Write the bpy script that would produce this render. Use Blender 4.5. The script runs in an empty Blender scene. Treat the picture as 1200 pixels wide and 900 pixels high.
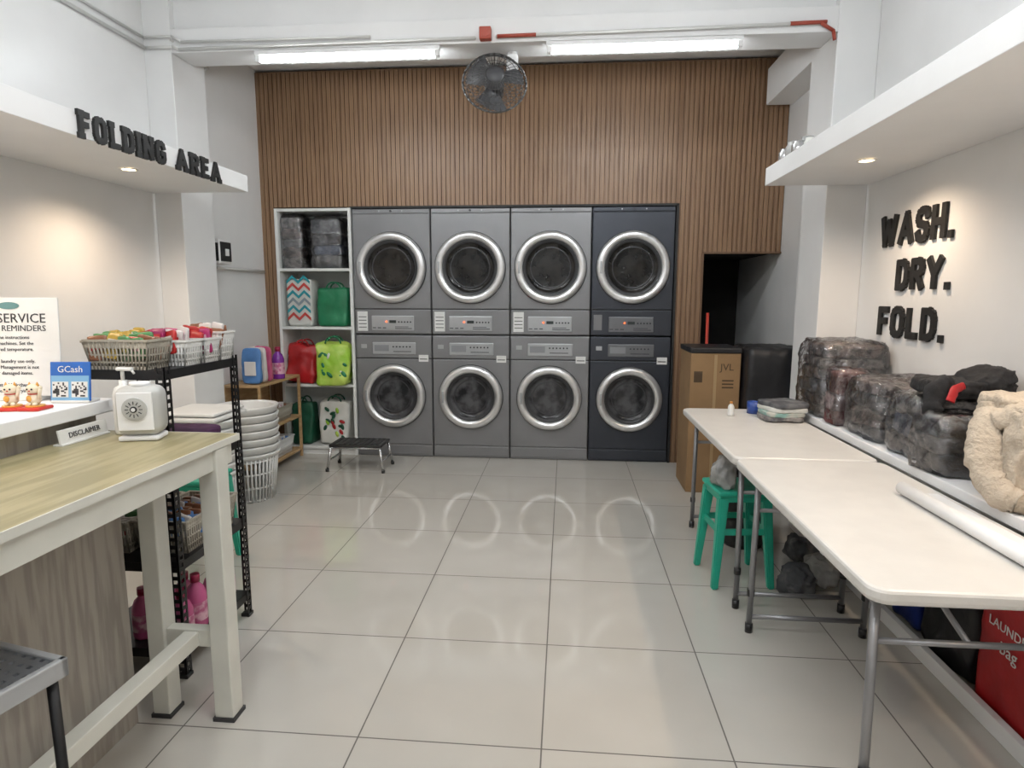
import bpy, bmesh, math, random
from mathutils import Vector, Matrix, Euler, noise
random.seed(7)
sc=bpy.context.scene
try:
    sc.view_settings.view_transform='Standard'
    sc.view_settings.look='None'
except Exception: pass
pi=math.pi

# ---------------------------------------------------------------- materials
MATS={}
def nm(name):
    m=bpy.data.materials.new(name); m.use_nodes=True
    nt=m.node_tree; b=nt.nodes['Principled BSDF']
    return m,nt,b
def mat(name,col,rough=.5,metal=0,var=0,vscale=8,bump=0,bscale=40,coat=0,emit=0,ecol=None,stretch=None,col2=None,trans=0,alpha=1,detail=4,spec=None):
    if name in MATS: return MATS[name]
    m,nt,b=nm(name)
    L=nt.links
    c=(col[0],col[1],col[2],1)
    b.inputs['Base Color'].default_value=c
    b.inputs['Roughness'].default_value=rough
    b.inputs['Metallic'].default_value=metal
    if spec is not None: b.inputs['Specular IOR Level'].default_value=spec
    if coat: b.inputs['Coat Weight'].default_value=coat; b.inputs['Coat Roughness'].default_value=.12
    if trans: b.inputs['Transmission Weight'].default_value=trans
    if alpha<1: b.inputs['Alpha'].default_value=alpha
    if emit:
        b.inputs['Emission Color'].default_value=(*(ecol or col),1); b.inputs['Emission Strength'].default_value=emit
    tc=nt.nodes.new('ShaderNodeTexCoord')
    src=tc.outputs['Object']
    if stretch:
        mp=nt.nodes.new('ShaderNodeMapping'); mp.inputs['Scale'].default_value=stretch
        L.new(src,mp.inputs[0]); src=mp.outputs[0]
    if var or col2:
        n=nt.nodes.new('ShaderNodeTexNoise'); n.inputs['Scale'].default_value=vscale; n.inputs['Detail'].default_value=detail
        L.new(src,n.inputs['Vector'])
        r=nt.nodes.new('ShaderNodeValToRGB')
        r.color_ramp.elements[0].position=.35 if not col2 else .42
        r.color_ramp.elements[1].position=.65 if not col2 else .58
        if col2:
            r.color_ramp.elements[0].color=c; r.color_ramp.elements[1].color=(*col2,1)
        else:
            r.color_ramp.elements[0].color=tuple(x*(1-var) for x in col)+(1,)
            r.color_ramp.elements[1].color=tuple(min(1,x*(1+var)) for x in col)+(1,)
        L.new(n.outputs['Fac'],r.inputs[0]); L.new(r.outputs[0],b.inputs['Base Color'])
    if bump:
        n2=nt.nodes.new('ShaderNodeTexNoise'); n2.inputs['Scale'].default_value=bscale
        L.new(src,n2.inputs['Vector'])
        bp=nt.nodes.new('ShaderNodeBump'); bp.inputs['Strength'].default_value=bump; bp.inputs['Distance'].default_value=.01
        L.new(n2.outputs['Fac'],bp.inputs['Height']); L.new(bp.outputs[0],b.inputs['Normal'])
    MATS[name]=m
    return m

def floor_mat():
    m,nt,b=nm('glossy_tile'); L=nt.links; N=nt.nodes
    g=N.new('ShaderNodeNewGeometry'); s=N.new('ShaderNodeSeparateXYZ'); L.new(g.outputs['Position'],s.inputs[0])
    def M(op,a,v,bb=None):
        n=N.new('ShaderNodeMath'); n.operation=op
        L.new(a,n.inputs[0])
        if bb is not None: L.new(bb,n.inputs[1])
        elif v is not None: n.inputs[1].default_value=v
        return n.outputs[0]
    ds=[]; ids=[]
    for ax,off in (('X',-1.2575),('Y',1.7939)):
        a=M('SUBTRACT',s.outputs[ax],off-60); a=M('DIVIDE',a,.6)
        ids.append(M('FLOOR',a,None))
        fr=M('FRACT',a,None); fr=M('SUBTRACT',fr,.5); fr=M('ABSOLUTE',fr,None); ds.append(fr)
    mx=M('MAXIMUM',ds[0],None,ds[1])
    line=M('GREATER_THAN',mx,.5-.0042)
    cx=N.new('ShaderNodeCombineXYZ'); L.new(ids[0],cx.inputs[0]); L.new(ids[1],cx.inputs[1])
    wn=N.new('ShaderNodeTexWhiteNoise'); L.new(cx.outputs[0],wn.inputs['Vector'])
    no=N.new('ShaderNodeTexNoise'); no.inputs['Scale'].default_value=3; L.new(g.outputs['Position'],no.inputs['Vector'])
    v=M('MULTIPLY',wn.outputs['Value'],.35); v=M('ADD',v,None,no.outputs['Fac'])
    r=N.new('ShaderNodeValToRGB'); r.color_ramp.elements[0].position=.3;r.color_ramp.elements[1].position=.95
    r.color_ramp.elements[0].color=(.465,.445,.400,1); r.color_ramp.elements[1].color=(.515,.495,.450,1)
    L.new(v,r.inputs[0])
    mix=N.new('ShaderNodeMix'); mix.data_type='RGBA'
    L.new(line,mix.inputs[0]); L.new(r.outputs[0],mix.inputs[6]); mix.inputs[7].default_value=(.10,.09,.08,1)
    L.new(mix.outputs[2],b.inputs['Base Color'])
    rr=M('MULTIPLY',line,.6); rr=M('ADD',rr,.075); L.new(rr,b.inputs['Roughness'])
    b.inputs['Specular IOR Level'].default_value=.8
    bp=N.new('ShaderNodeBump'); bp.inputs['Strength'].default_value=.3; bp.inputs['Distance'].default_value=.002; bp.invert=True
    L.new(line,bp.inputs['Height']); L.new(bp.outputs[0],b.inputs['Normal'])
    return m
def wrap_mat():
    m=bpy.data.materials.new('clear_plastic_wrap'); m.use_nodes=True; nt=m.node_tree; N=nt.nodes; L=nt.links
    N.clear(); out=N.new('ShaderNodeOutputMaterial'); mx=N.new('ShaderNodeMixShader'); t=N.new('ShaderNodeBsdfTransparent'); g=N.new('ShaderNodeBsdfGlossy')
    t.inputs[0].default_value=(.95,.95,.96,1); g.inputs['Roughness'].default_value=.13; g.inputs[0].default_value=(.95,.95,.97,1)
    n=N.new('ShaderNodeTexNoise'); n.inputs['Scale'].default_value=20; n.inputs['Detail'].default_value=5; n.inputs['Distortion'].default_value=1.6
    tc=N.new('ShaderNodeTexCoord'); L.new(tc.outputs['Object'],n.inputs['Vector'])
    bp=N.new('ShaderNodeBump'); bp.inputs['Strength'].default_value=1; bp.inputs['Distance'].default_value=.013; L.new(n.outputs['Fac'],bp.inputs['Height']); L.new(bp.outputs[0],g.inputs['Normal'])
    fr=N.new('ShaderNodeFresnel'); fr.inputs[0].default_value=1.45; L.new(bp.outputs[0],fr.inputs['Normal'])
    a=N.new('ShaderNodeMath'); a.operation='ADD'; a.inputs[1].default_value=.10; L.new(fr.outputs[0],a.inputs[0])
    L.new(a.outputs[0],mx.inputs[0]); L.new(t.outputs[0],mx.inputs[1]); L.new(g.outputs[0],mx.inputs[2]); L.new(mx.outputs[0],out.inputs[0])
    return m
def wood_mat(name,c1,c2,stretch,scale=6,rough=.5):
    return mat(name,c1,rough,col2=c2,vscale=scale,stretch=stretch,detail=6)

WHITE=mat('white_paint',(.82,.82,.82),.55,var=.03,vscale=2,bump=.06,bscale=30)
WALLL=mat('wall_paint',(.80,.80,.795),.35,var=.04,vscale=1.5,bump=.12,bscale=6)
CEIL=mat('ceiling_paint',(.84,.84,.84),.7,var=.02,vscale=2)
FLOOR=floor_mat(); WRAP=wrap_mat()
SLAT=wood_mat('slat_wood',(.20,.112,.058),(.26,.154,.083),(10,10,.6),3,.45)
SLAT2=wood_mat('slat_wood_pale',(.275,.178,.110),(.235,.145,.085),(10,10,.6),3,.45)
GROOVE=mat('slat_groove',(.15,.083,.045),.7,var=.1)
OAK=wood_mat('oak_laminate',(.36,.315,.18),(.27,.235,.125),(7,.8,7),4,.35)
GRAYW=wood_mat('gray_woodgrain',(.40,.365,.32),(.30,.27,.235),(9,9,.9),4,.5)
PINE=wood_mat('pine_wood',(.50,.33,.17),(.42,.26,.12),(2,2,12),3,.5)
OFFW=mat('offwhite_frame',(.66,.655,.59),.4,var=.04)
TABW=mat('table_plastic',(.66,.64,.605),.35,var=.03,bump=.05,bscale=150)
STEELG=mat('gray_steel',(.28,.28,.29),.35,.6)
BLACKM=mat('black_metal',(.015,.015,.016),.4,.3,var=.2)
BLACK=mat('black_plastic',(.012,.012,.013),.35,var=.2)
LETTER=mat('letter_black',(.01,.01,.01),.6,var=.2)
MGRAY=mat('machine_gray',(.225,.225,.232),.42,.35,var=.05,vscale=2)
MDARK=mat('machine_graphite',(.045,.05,.062),.38,.4,var=.08,vscale=2)
SEAM=mat('machine_seam',(.01,.01,.01),.6,var=.1)
SILV=mat('door_silver',(.74,.74,.74),.28,.75,var=.03)
SILV2=mat('panel_silver',(.42,.43,.44),.35,.4,var=.04)
PGRAPH=mat('panel_graphite',(.16,.165,.175),.35,.4,var=.04)
RUB=mat('door_rubber',(.03,.03,.032),.5,var=.1)
GLASS=mat('door_glass_dark',(.006,.006,.006),.12,col2=(.02,.018,.016),vscale=6,spec=.35)
GLASSG=mat('door_glass_gray',(.018,.018,.02),.12,col2=(.085,.085,.09),vscale=7,spec=.4)
LABEL=mat('paper_label',(.75,.75,.73),.6,var=.04)
INK=mat('ink_dark',(.03,.03,.035),.6,var=.1)
LEDR=mat('indicator_red',(.9,.1,.02),.4,emit=3,ecol=(1,.12,.03))
LEDG=mat('indicator_dark',(.02,.03,.03),.3,var=.1)
GREENP=mat('green_plastic',(.02,.36,.24),.35,var=.05)
CARD=mat('cardboard',(.27,.165,.078),.75,var=.1,vscale=4,bump=.05)
CARDD=mat('cardboard_print',(.06,.035,.015),.7,var=.1)
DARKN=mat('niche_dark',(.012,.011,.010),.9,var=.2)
TUBE=mat('fluorescent_tube',(1,1,1),.4,emit=66,ecol=(.92,.97,1))
LAMPW=mat('downlight_lens',(1,.9,.7),.4,emit=22,ecol=(1,.72,.42))
BATT=mat('batten_white',(.8,.8,.8),.4,var=.02)
PVC=mat('conduit_white',(.66,.66,.64),.4,var=.03)
PVCO=mat('conduit_orange',(.36,.06,.035),.4,var=.05)
BASKW=mat('basket_white',(.72,.72,.70),.4,var=.03)
BASKB=mat('basket_beige',(.38,.35,.29),.45,var=.05)
PERF=mat('steel_polished',(.32,.34,.37),.3,.8,var=.1)

# ---------------------------------------------------------------- builder
class B:
    def __init__(s,name,loc=(0,0,0),rz=0):
        s.name=name; s.loc=Vector(loc); s.rz=rz; s.bm=bmesh.new(); s.mats=[]
    def mi(s,m):
        if m not in s.mats: s.mats.append(m)
        return s.mats.index(m)
    def add(s,t,m,M=Matrix(),smooth=False):
        i=s.mi(m); t.transform(M)
        vm={}
        for v in t.verts: vm[v]=s.bm.verts.new(v.co)
        for f in t.faces:
            try:
                nf=s.bm.faces.new([vm[v] for v in f.verts]); nf.material_index=i; nf.smooth=smooth
            except ValueError: pass
        t.free()
    def box(s,c,d,m,bev=0,rot=(0,0,0),seg=2,smooth=False,taper=None):
        t=bmesh.new(); bmesh.ops.create_cube(t,size=1)
        for v in t.verts:
            if taper and v.co.z<0: v.co.x*=taper[0]; v.co.y*=taper[1]
            v.co=Vector((v.co.x*d[0],v.co.y*d[1],v.co.z*d[2]))
        if bev: bmesh.ops.bevel(t,geom=t.edges[:],offset=min(bev,min(d)*.49),segments=seg,affect='EDGES',profile=.5)
        s.add(t,m,Matrix.Translation(c)@Euler(rot).to_matrix().to_4x4(),smooth)
    def bx(s,x0,x1,y0,y1,z0,z1,m,bev=0,**k):
        s.box(((x0+x1)/2,(y0+y1)/2,(z0+z1)/2),(abs(x1-x0),abs(y1-y0),abs(z1-z0)),m,bev,**k)
    def cyl(s,c,r,h,m,axis='z',r2=None,seg=24,smooth=True,rot=None):
        t=bmesh.new(); bmesh.ops.create_cone(t,cap_ends=True,segments=seg,radius1=r,radius2=r if r2 is None else r2,depth=h)
        R=Matrix()
        if axis=='x': R=Matrix.Rotation(pi/2,4,'Y')
        if axis=='y': R=Matrix.Rotation(pi/2,4,'X')
        if rot is not None: R=Euler(rot).to_matrix().to_4x4()
        i=s.mi(m)
        t.transform(Matrix.Translation(c)@R)
        vm={}
        for v in t.verts: vm[v]=s.bm.verts.new(v.co)
        for f in t.faces:
            nf=s.bm.faces.new([vm[v] for v in f.verts]); nf.material_index=i; nf.smooth=smooth and len(f.verts)==4
        t.free()
    def seg(s,a,b,r,m,n=8,r2=None):
        a=Vector(a);b=Vector(b);d=b-a
        if d.length<1e-6:return
        t=bmesh.new(); bmesh.ops.create_cone(t,cap_ends=True,segments=n,radius1=r,radius2=r if r2 is None else r2,depth=d.length)
        s.add(t,m,Matrix.Translation((a+b)/2)@d.to_track_quat('Z','Y').to_matrix().to_4x4(),True)
    def tube(s,pts,r,m,n=8):
        for a,b in zip(pts,pts[1:]): s.seg(a,b,r,m,n)
        for p in pts[1:-1]: s.sph(p,(r,r,r),m,8,6)
    def sph(s,c,d,m,u=16,v=10,rot=(0,0,0)):
        t=bmesh.new(); bmesh.ops.create_uvsphere(t,u_segments=u,v_segments=v,radius=1)
        s.add(t,m,Matrix.Translation(c)@Euler(rot).to_matrix().to_4x4()@Matrix.Diagonal((d[0],d[1],d[2],1)),True)
    def lathe(s,prof,c,m,axis='z',seg=48,rot=None,smooth=True):
        t=bmesh.new(); rings=[]
        for r,h in prof:
            if r<1e-6: rings.append([t.verts.new((0,0,h))])
            else: rings.append([t.verts.new((r*math.cos(2*pi*k/seg),r*math.sin(2*pi*k/seg),h)) for k in range(seg)])
        for a,b in zip(rings,rings[1:]):
            for k in range(seg):
                k2=(k+1)%seg
                if len(a)==1 and len(b)==1: continue
                if len(a)==1: t.faces.new([a[0],b[k],b[k2]])
                elif len(b)==1: t.faces.new([a[k],a[k2],b[0]])
                else: t.faces.new([a[k],a[k2],b[k2],b[k]])
        R=Matrix()
        if axis=='y-': R=Matrix.Rotation(pi/2,4,'X')
        if axis=='x': R=Matrix.Rotation(pi/2,4,'Y')
        if rot is not None: R=Euler(rot).to_matrix().to_4x4()
        s.add(t,m,Matrix.Translation(c)@R,smooth)
    def poly(s,pts,depth,m,M):
        t=bmesh.new(); n=len(pts)
        a=[t.verts.new((x,y,0)) for x,y in pts]; b=[t.verts.new((x,y,depth)) for x,y in pts]
        t.faces.new(a[::-1]); t.faces.new(b)
        for i in range(n): t.faces.new([a[i],a[(i+1)%n],b[(i+1)%n],b[i]])
        s.add(t,m,M)
    def blob(s,c,d,m,amp=.02,fr=6,n=10,power=4,rot=(0,0,0),taper=(1,1),seed=0,flatbot=True,fold=0,ff=40,crease=0,cs=(9,9,3)):
        """rounded, wrinkled soft body"""
        t=bmesh.new(); bmesh.ops.create_cube(t,size=2); bmesh.ops.subdivide_edges(t,edges=t.edges[:],cuts=n,use_grid_fill=True)
        for v in t.verts:
            p=v.co.copy()
            q=(abs(p.x)**power+abs(p.y)**power+abs(p.z)**power)**(1/power)
            p=p/q
            k=(p.z+1)/2; tx=1+(taper[0]-1)*k; ty=1+(taper[1]-1)*k
            w=Vector((p.x*d[0]/2*tx,p.y*d[1]/2*ty,p.z*d[2]/2))
            o=w.copy()
            nn=noise.noise_vector(o*fr+Vector((seed*7.3,seed*3.1,seed)))
            nn2=noise.noise_vector(o*fr*2.7+Vector((seed*1.3,9,seed)))
            if fold:
                f=math.sin(w.z*ff+3*nn.x+seed)*fold
                w.x*=1+f; w.y*=1+f
            if crease:
                u=Vector((o.x*cs[0],o.y*cs[1],o.z*cs[2]))+nn*.8+Vector((seed*2.1,seed,seed*4.7))
                c1=1-abs(noise.noise(u))*2.2; c2=1-abs(noise.noise(u*2.1+Vector((5,1,2))))*2.2
                w+=p.normalized()*(crease*(c1*abs(c1)-.3)+crease*.45*c2)
            w+=nn*amp+nn2*amp*.4
            if flatbot: w.z=max(w.z,-d[2]/2)
            v.co=w
        s.add(t,m,Matrix.Translation(c)@Euler(rot).to_matrix().to_4x4(),True)
    def limb(s,pts,rad,m,seed=0,amp=.006,nseg=28,flat=1.0,sub=10,wr=.0):
        """tapered fabric tube through pts with wrinkles"""
        P=[Vector(p) for p in pts]; C=[];Rr=[]
        for i in range(len(P)-1):
            p0=P[max(i-1,0)];p1=P[i];p2=P[i+1];p3=P[min(i+2,len(P)-1)]
            for j in range(sub):
                u=j/sub
                C.append(.5*((2*p1)+(p2-p0)*u+(2*p0-5*p1+4*p2-p3)*u*u+(3*p1-p0-3*p2+p3)*u**3)); Rr.append(rad[i]*(1-u)+rad[i+1]*u)
        C.append(P[-1]);Rr.append(rad[-1])
        t=bmesh.new(); rings=[]
        for i,(c,r) in enumerate(zip(C,Rr)):
            d=(C[min(i+1,len(C)-1)]-C[max(i-1,0)]).normalized()
            a=d.cross(Vector((0,1,0)));
            if a.length<.1: a=d.cross(Vector((1,0,0)))
            a.normalize(); bb=d.cross(a).normalized(); ring=[]
            for k in range(nseg):
                an=2*pi*k/nseg
                w=c+a*r*math.cos(an)+bb*r*flat*math.sin(an)
                n_=noise.noise(Vector((w.x*22,w.y*22,w.z*22))+Vector((seed*5,0,i*.33)))
                rg=(1-abs(noise.noise(Vector((w.x*14,w.y*14,i*.75+seed))))*2.4)*wr
                ring.append(t.verts.new(w+(w-c).normalized()*(n_*amp*2+rg)))
            rings.append(ring)
        for x,y in zip(rings,rings[1:]):
            for k in range(nseg): t.faces.new([x[k],x[(k+1)%nseg],y[(k+1)%nseg],y[k]])
        t.faces.new(rings[0][::-1]); t.faces.new(rings[-1])
        s.add(t,m,Matrix(),True)
    def strokes(s,lines,th,depth,m,M,serif=0):
        for k,pl in enumerate(lines):
            for (x0,y0),(x1,y1) in zip(pl,pl[1:]):
                dx,dy=x1-x0,y1-y0; l=math.hypot(dx,dy)
                if l<1e-6: continue
                ux,uy=dx/l,dy/l; nx,ny=-uy*th/2,ux*th/2; e=th*.38
                ax,ay=x0-ux*e,y0-uy*e; bx,by=x1+ux*e,y1+uy*e
                s.poly([(ax-nx,ay-ny),(bx-nx,by-ny),(bx+nx,by+ny),(ax+nx,ay+ny)],depth+random.random()*.0004,m,M)
    def text(s,txt,size,m,M,ext=.0006,align='CENTER'):
        cu=bpy.data.curves.new('t','FONT'); cu.body=txt; cu.size=size; cu.extrude=ext; cu.align_x=align; cu.align_y='CENTER'; cu.resolution_u=2
        o=bpy.data.objects.new('t',cu); sc.collection.objects.link(o)
        dg=bpy.context.evaluated_depsgraph_get(); me=bpy.data.meshes.new_from_object(o.evaluated_get(dg))
        t=bmesh.new(); t.from_mesh(me); s.add(t,m,M)
        bpy.data.objects.remove(o); bpy.data.curves.remove(cu); bpy.data.meshes.remove(me)
    def done(s):
        me=bpy.data.meshes.new(s.name); bmesh.ops.recalc_face_normals(s.bm,faces=s.bm.faces[:]); s.bm.to_mesh(me); s.bm.free()
        for m in s.mats: me.materials.append(m)
        o=bpy.data.objects.new(s.name,me); o.location=s.loc; o.rotation_euler=(0,0,s.rz)
        sc.collection.objects.link(o); return o
def T(x,y,z): return Matrix.Translation((x,y,z))
FRONT=Matrix(((1,0,0,0),(0,0,-1,0),(0,1,0,0),(0,0,0,1)))
FACEPX=Matrix(((0,0,1,0),(1,0,0,0),(0,1,0,0),(0,0,0,1)))
FACENX=Matrix(((0,0,-1,0),(-1,0,0,0),(0,1,0,0),(0,0,0,1)))

# ---------------------------------------------------------------- room
XL,XR,YF,YB,ZC=-2.66,1.75,-2.2,5.35,3.32
YN=6.6
def simple(name,x0,x1,y0,y1,z0,z1,m,bev=0):
    b=B(name); b.bx(x0,x1,y0,y1,z0,z1,m,bev); return b.done()
simple('floor',XL-.1,XR+.1,YF-.1,YN+.1,-.08,0,FLOOR)
simple('ceiling',XL-.1,XR+.1,YF-.1,YN+.1,ZC,ZC+.1,CEIL)
simple('wall_left',XL-.1,XL,YF-.1,YN+.1,0,ZC,WALLL)
simple('wall_right',XR,XR+.1,YF-.1,YN+.1,0,ZC,WALLL)
simple('wall_front_bounce',XL,XR,YF-.1,YF,0,ZC,WHITE)  # unseen wall added behind the camera to close the room and bounce light
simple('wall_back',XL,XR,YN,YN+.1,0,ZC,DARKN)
simple('column_left',XL,-2.48,3.92,4.28,0,ZC,WALLL,.004)
simple('column_right',1.52,XR,3.92,4.30,0,ZC,WALLL,.004)
b=B('ceiling_beam'); b.bx(-2.48,1.52,3.92,4.16,2.93,3.07,WHITE,.004); b.bx(-2.48,1.52,3.97,4.16,3.07,ZC,WHITE); b.done()
simple('ceiling_beam_side',1.55,XR,4.3,5.3,2.93,3.2,WHITE,.004)
simple('wall_shelf_left',XL,-2.02,YF,3.9,2.08,2.18,WHITE,.003)
simple('wall_shelf_right',1.16,XR,YF,3.9,2.08,2.18,WHITE,.003)

# slatted wood wall
MX0,MP=-1.850,.6860
MX1=MX0+4*MP
b=B('wall_back_wood_slats')
regs=[(-2.66,-2.55,0,3.3),(-2.55,MX1+.01,2.19,3.3),(MX1+.01,1.125,0,3.3),(1.125,1.75,1.79,3.3)]
for x0,x1,z0,z1 in regs:
    b.bx(x0,x1,YB+.010,YB+.05,z0,z1,GROOVE)
pitch=.039
x=-2.66;i=0
while x<1.745:
    xe=min(x+pitch-.006,1.75)
    for x0,x1,z0,z1 in regs:
        a=max(x,x0); c=min(xe,x1)
        if c-a>.004:
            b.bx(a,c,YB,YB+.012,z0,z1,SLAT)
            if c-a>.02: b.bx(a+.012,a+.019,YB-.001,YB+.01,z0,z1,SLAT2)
    x+=pitch;i+=1
b.done()
b=B('trim_1'); 
b.bx(MX1+.002,MX1+.022,YB-.012,YB+.1,0,2.19,SEAM); b.bx(MX0-.02,MX1+.022,YB-.012,YB+.1,2.175,2.192,SEAM); b.done()
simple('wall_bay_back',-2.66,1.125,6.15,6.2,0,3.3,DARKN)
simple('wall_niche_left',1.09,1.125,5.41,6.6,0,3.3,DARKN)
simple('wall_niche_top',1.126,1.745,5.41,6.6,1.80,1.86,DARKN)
b=B('trim_2'); b.bx(1.118,1.132,YB-.01,YB+.06,0,1.8,GROOVE); b.bx(1.118,1.75,YB-.01,YB+.06,1.785,1.8,GROOVE); b.done()

# ---------------------------------------------------------------- machines
def machine(kind,cx,body,z0,h,dark):
    b=B('tumble_dryer' if kind=='d' else 'washing_machine',(cx,YB-.02,z0))
    w=.678
    b.bx(-w/2,w/2,.012,.68,.004,h-.004,body,.004)
    glass=GLASS if kind=='d' else GLASSG
    pm=SILV2 if not dark else PGRAPH
    if kind=='d':
        b.bx(-w/2+.003,w/2-.003,0,.02,.225,h-.045,body,.006)
        b.bx(-w/2+.003,w/2-.003,0,.02,.008,.218,body,.006)
        b.bx(-w/2+.003,w/2-.003,.003,.02,h-.04,h-.006,body,.004)
        b.bx(-w/2,w/2,.008,.02,.216,.228,SEAM)
        zc=.575; R=.298
        b.bx(-.19,.19,-.006,.01,.035,.165,pm,.008)
        b.bx(-.03,.03,-.009,0,.10,.125,LEDG); b.box((-.055,-.010,.112),(.013,.006,.013),LEDR)
        for k in range(5): b.cyl((.055+.026*k,-.009,.11),.007,.006,INK,'y',seg=10)
        for k in range(3): b.bx(-.18+.045*k,-.15+.045*k,-.008,0,.055,.062,INK)
        b.bx(.02,.17,-.008,0,.05,.056,INK); b.bx(.02,.14,-.008,0,.065,.07,INK)
        if not dark:
            b.bx(-.315,-.225,-.004,.01,.03,.20,LABEL)
            for k in range(4): b.bx(-.305,-.235,-.0055,0,.06+.03*k,.066+.03*k,INK)
        else:
            b.bx(-.315,-.245,-.004,.01,.05,.18,MGRAY)
        for sx in (-.1,.1): b.cyl((sx,0,h-.022),.006,.006,SILV2,'y',seg=10)
        b.cyl((0,0,h-.022),.009,.01,INK,'y',seg=12)
    else:
        b.bx(-w/2+.003,w/2-.003,0,.02,h-.205,h-.008,body,.006)
        b.bx(-w/2+.003,w/2-.003,0,.02,.115,h-.212,body,.006)
        b.bx(-w/2+.003,w/2-.003,.004,.02,.02,.108,body,.006)
        b.bx(-w/2,w/2,.008,.02,h-.214,h-.203,SEAM)
        zc=.555; R=.276
        b.bx(-.19,.20,-.006,.01,h-.175,h-.065,pm,.008)
        b.bx(-.17,-.04,-.009,0,h-.145,h-.09,mat('panel_grey',(.25,.26,.27),.4))
        for k in range(6): b.cyl((.0+.03*k,-.009,h-.105),.007,.006,INK,'y',seg=10)
        b.bx(.0,.16,-.008,0,h-.15,h-.144,INK)
        b.bx(.225,.31,-.003,.01,h-.235,h-.175,LABEL); b.bx(.235,.30,-.0045,0,h-.215,h-.208,INK)
        b.bx(-.29,-.24,-.003,.01,h-.12,h-.085,SILV2)
    b.lathe([(R+.008,-.005),(R+.008,.012),(R,.018)],(0,0,zc),RUB,'y-',64)
    b.lathe([(R+.004,0),(R+.002,.035),(R-.010,.050),(R-.032,.055),(R-.056,.048),(R-.064,.030)],(0,0,zc),SILV,'y-',64)
    b.lathe([(R-.064,.034),(R-.076,.034),(R-.092,.018)],(0,0,zc),RUB,'y-',64)
    b.lathe([(R-.091,.020),(R-.105,.004),(R-.12,.001),(.10,.001),(.05,.004),(0,.006)],(0,0,zc),glass,'y-',64)
    b.lathe([(R-.125,.004),(R-.130,.006),(R-.135,.003)],(0,0,zc),mat('drum_rim',(.05,.05,.055),.3,.6),'y-',48)
    b.box((-R+.034,-.056,zc),(.018,.010,.10),SILV2,.004)
    return b.done()
for i in range(4):
    cx=MX0+MP/2+MP*i
    dark=(i==3)
    machine('w',cx,MDARK if dark else MGRAY,0,1.095,dark)
    machine('d',cx,MDARK if dark else MGRAY,1.097,1.075,dark)

# ---------------------------------------------------------------- white shelving unit
b=B('white_shelving_unit',(-2.195,YB-.02,0))
SH=mat('shelf_white',(.74,.75,.73),.4,var=.02)
b.bx(-.345,-.318,0,.40,0,2.18,SH,.002); b.bx(.310,.337,0,.40,0,2.18,SH,.002)
for z in (.05,.62,1.135,1.645,2.155): b.bx(-.318,.310,0.003,.39,z,z+.024,SH,.002)
b.bx(-.318,.310,.385,.40,.05,2.17,SH); b.bx(-.318,.310,.02,.04,0,.05,SH)
b.done()

def cloth(name,c1,c2,sc_=14,**k): return mat(name,c1,.85,col2=c2,vscale=sc_,bump=.5,bscale=22,**k)
PLAID=cloth('clothes_plaid',(.055,.048,.048),(.20,.16,.15),18)
GREYC=cloth('clothes_grey',(.06,.063,.07),(.15,.15,.155),10)
DARKC=cloth('clothes_dark',(.015,.016,.02),(.05,.05,.06),9)
MIXC=cloth('clothes_mixed',(.10,.095,.10),(.30,.275,.26),20)
MAROON=cloth('clothes_maroon',(.10,.03,.03),(.17,.08,.08),12)
BEIGE=mat('fleece_beige',(.50,.43,.345),.95,var=.10,vscale=10,bump=.8,bscale=90)
BLUEC=cloth('clothes_blue',(.03,.05,.10),(.08,.10,.15),12)
ROSEC=cloth('clothes_rose',(.16,.11,.11),(.30,.25,.25),12)
def stack(name,c,d,layers,seed=0,rz=0,amp=.012,top=0):
    b=B(name,c,rz); n=len(layers); z=0
    hs=[d[2]/n*(1+.2*math.sin(seed+i*2)) for i in range(n)]
    for i,(m,h) in enumerate(zip(layers,hs)):
        k=.95-.06*abs(math.sin(seed*2+i*1.7))
        b.blob((.012*math.sin(seed+i),.012*math.cos(seed*3+i),z+h/2),(d[0]*k,d[1]*k,h*1.10),m,amp*.7,9,14,6,seed=seed+i,flatbot=(i==0),crease=.006,cs=(14,14,30))
        z+=h
    b.blob((0,0,z/2+.010),(d[0]*1.05,d[1]*1.05,z*1.08),WRAP,amp,12,22,7,seed=seed+20,taper=(.96,.96),crease=.009,cs=(16,16,7))
    return b.done()
ys=YB+.15
stack('bagged_laundry',(-2.42,ys,1.671),(.20,.26,.42),[MIXC,PLAID,GREYC,PLAID,MIXC],1)
stack('bagged_laundry',(-2.10,ys,1.671),(.28,.28,.40),[GREYC,BLUEC,DARKC,GREYC],2)

def tote(name,c,d,m,hm,rz=0,seed=0,handles=True,amp=.012,deco=None,taper=(1.05,.6),power=7,crease=.005):
    b=B(name,c,rz)
    b.blob((0,0,d[2]/2),(d[0],d[1],d[2]),m,amp,7,14,power,seed=seed,taper=taper,crease=crease,cs=(8,8,5))
    if handles:
        for sy in (-1,1):
            y=sy*d[1]*.22; p=[]
            for k in range(9):
                a=pi*k/8; p.append((-.07*math.cos(a)*d[0]/.3,y,d[2]*.97+.06*math.sin(a)))
            b.tube(p,.007,hm,6)
    if deco: deco(b,d)
    return b.done()
GRB=mat('bag_green',(.01,.17,.07),.5,var=.15,bump=.3,bscale=18)
DGRB=mat('bag_dark_green',(.005,.07,.035),.5,var=.2,bump=.3,bscale=18)
REDB=mat('bag_red',(.40,.012,.015),.4,var=.2,vscale=5,bump=.3,bscale=18)
LIME=mat('bag_lime',(.30,.55,.04),.4,col2=(.50,.65,.12),vscale=6,bump=.3,bscale=14)
WHB=mat('bag_white',(.66,.66,.62),.5,var=.06,bump=.3,bscale=14)
BLB=mat('bag_blue',(.01,.03,.20),.45,var=.2,bump=.3,bscale=14)
BKB=mat('bag_black',(.012,.012,.014),.45,var=.3,bump=.5,bscale=14)
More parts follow.
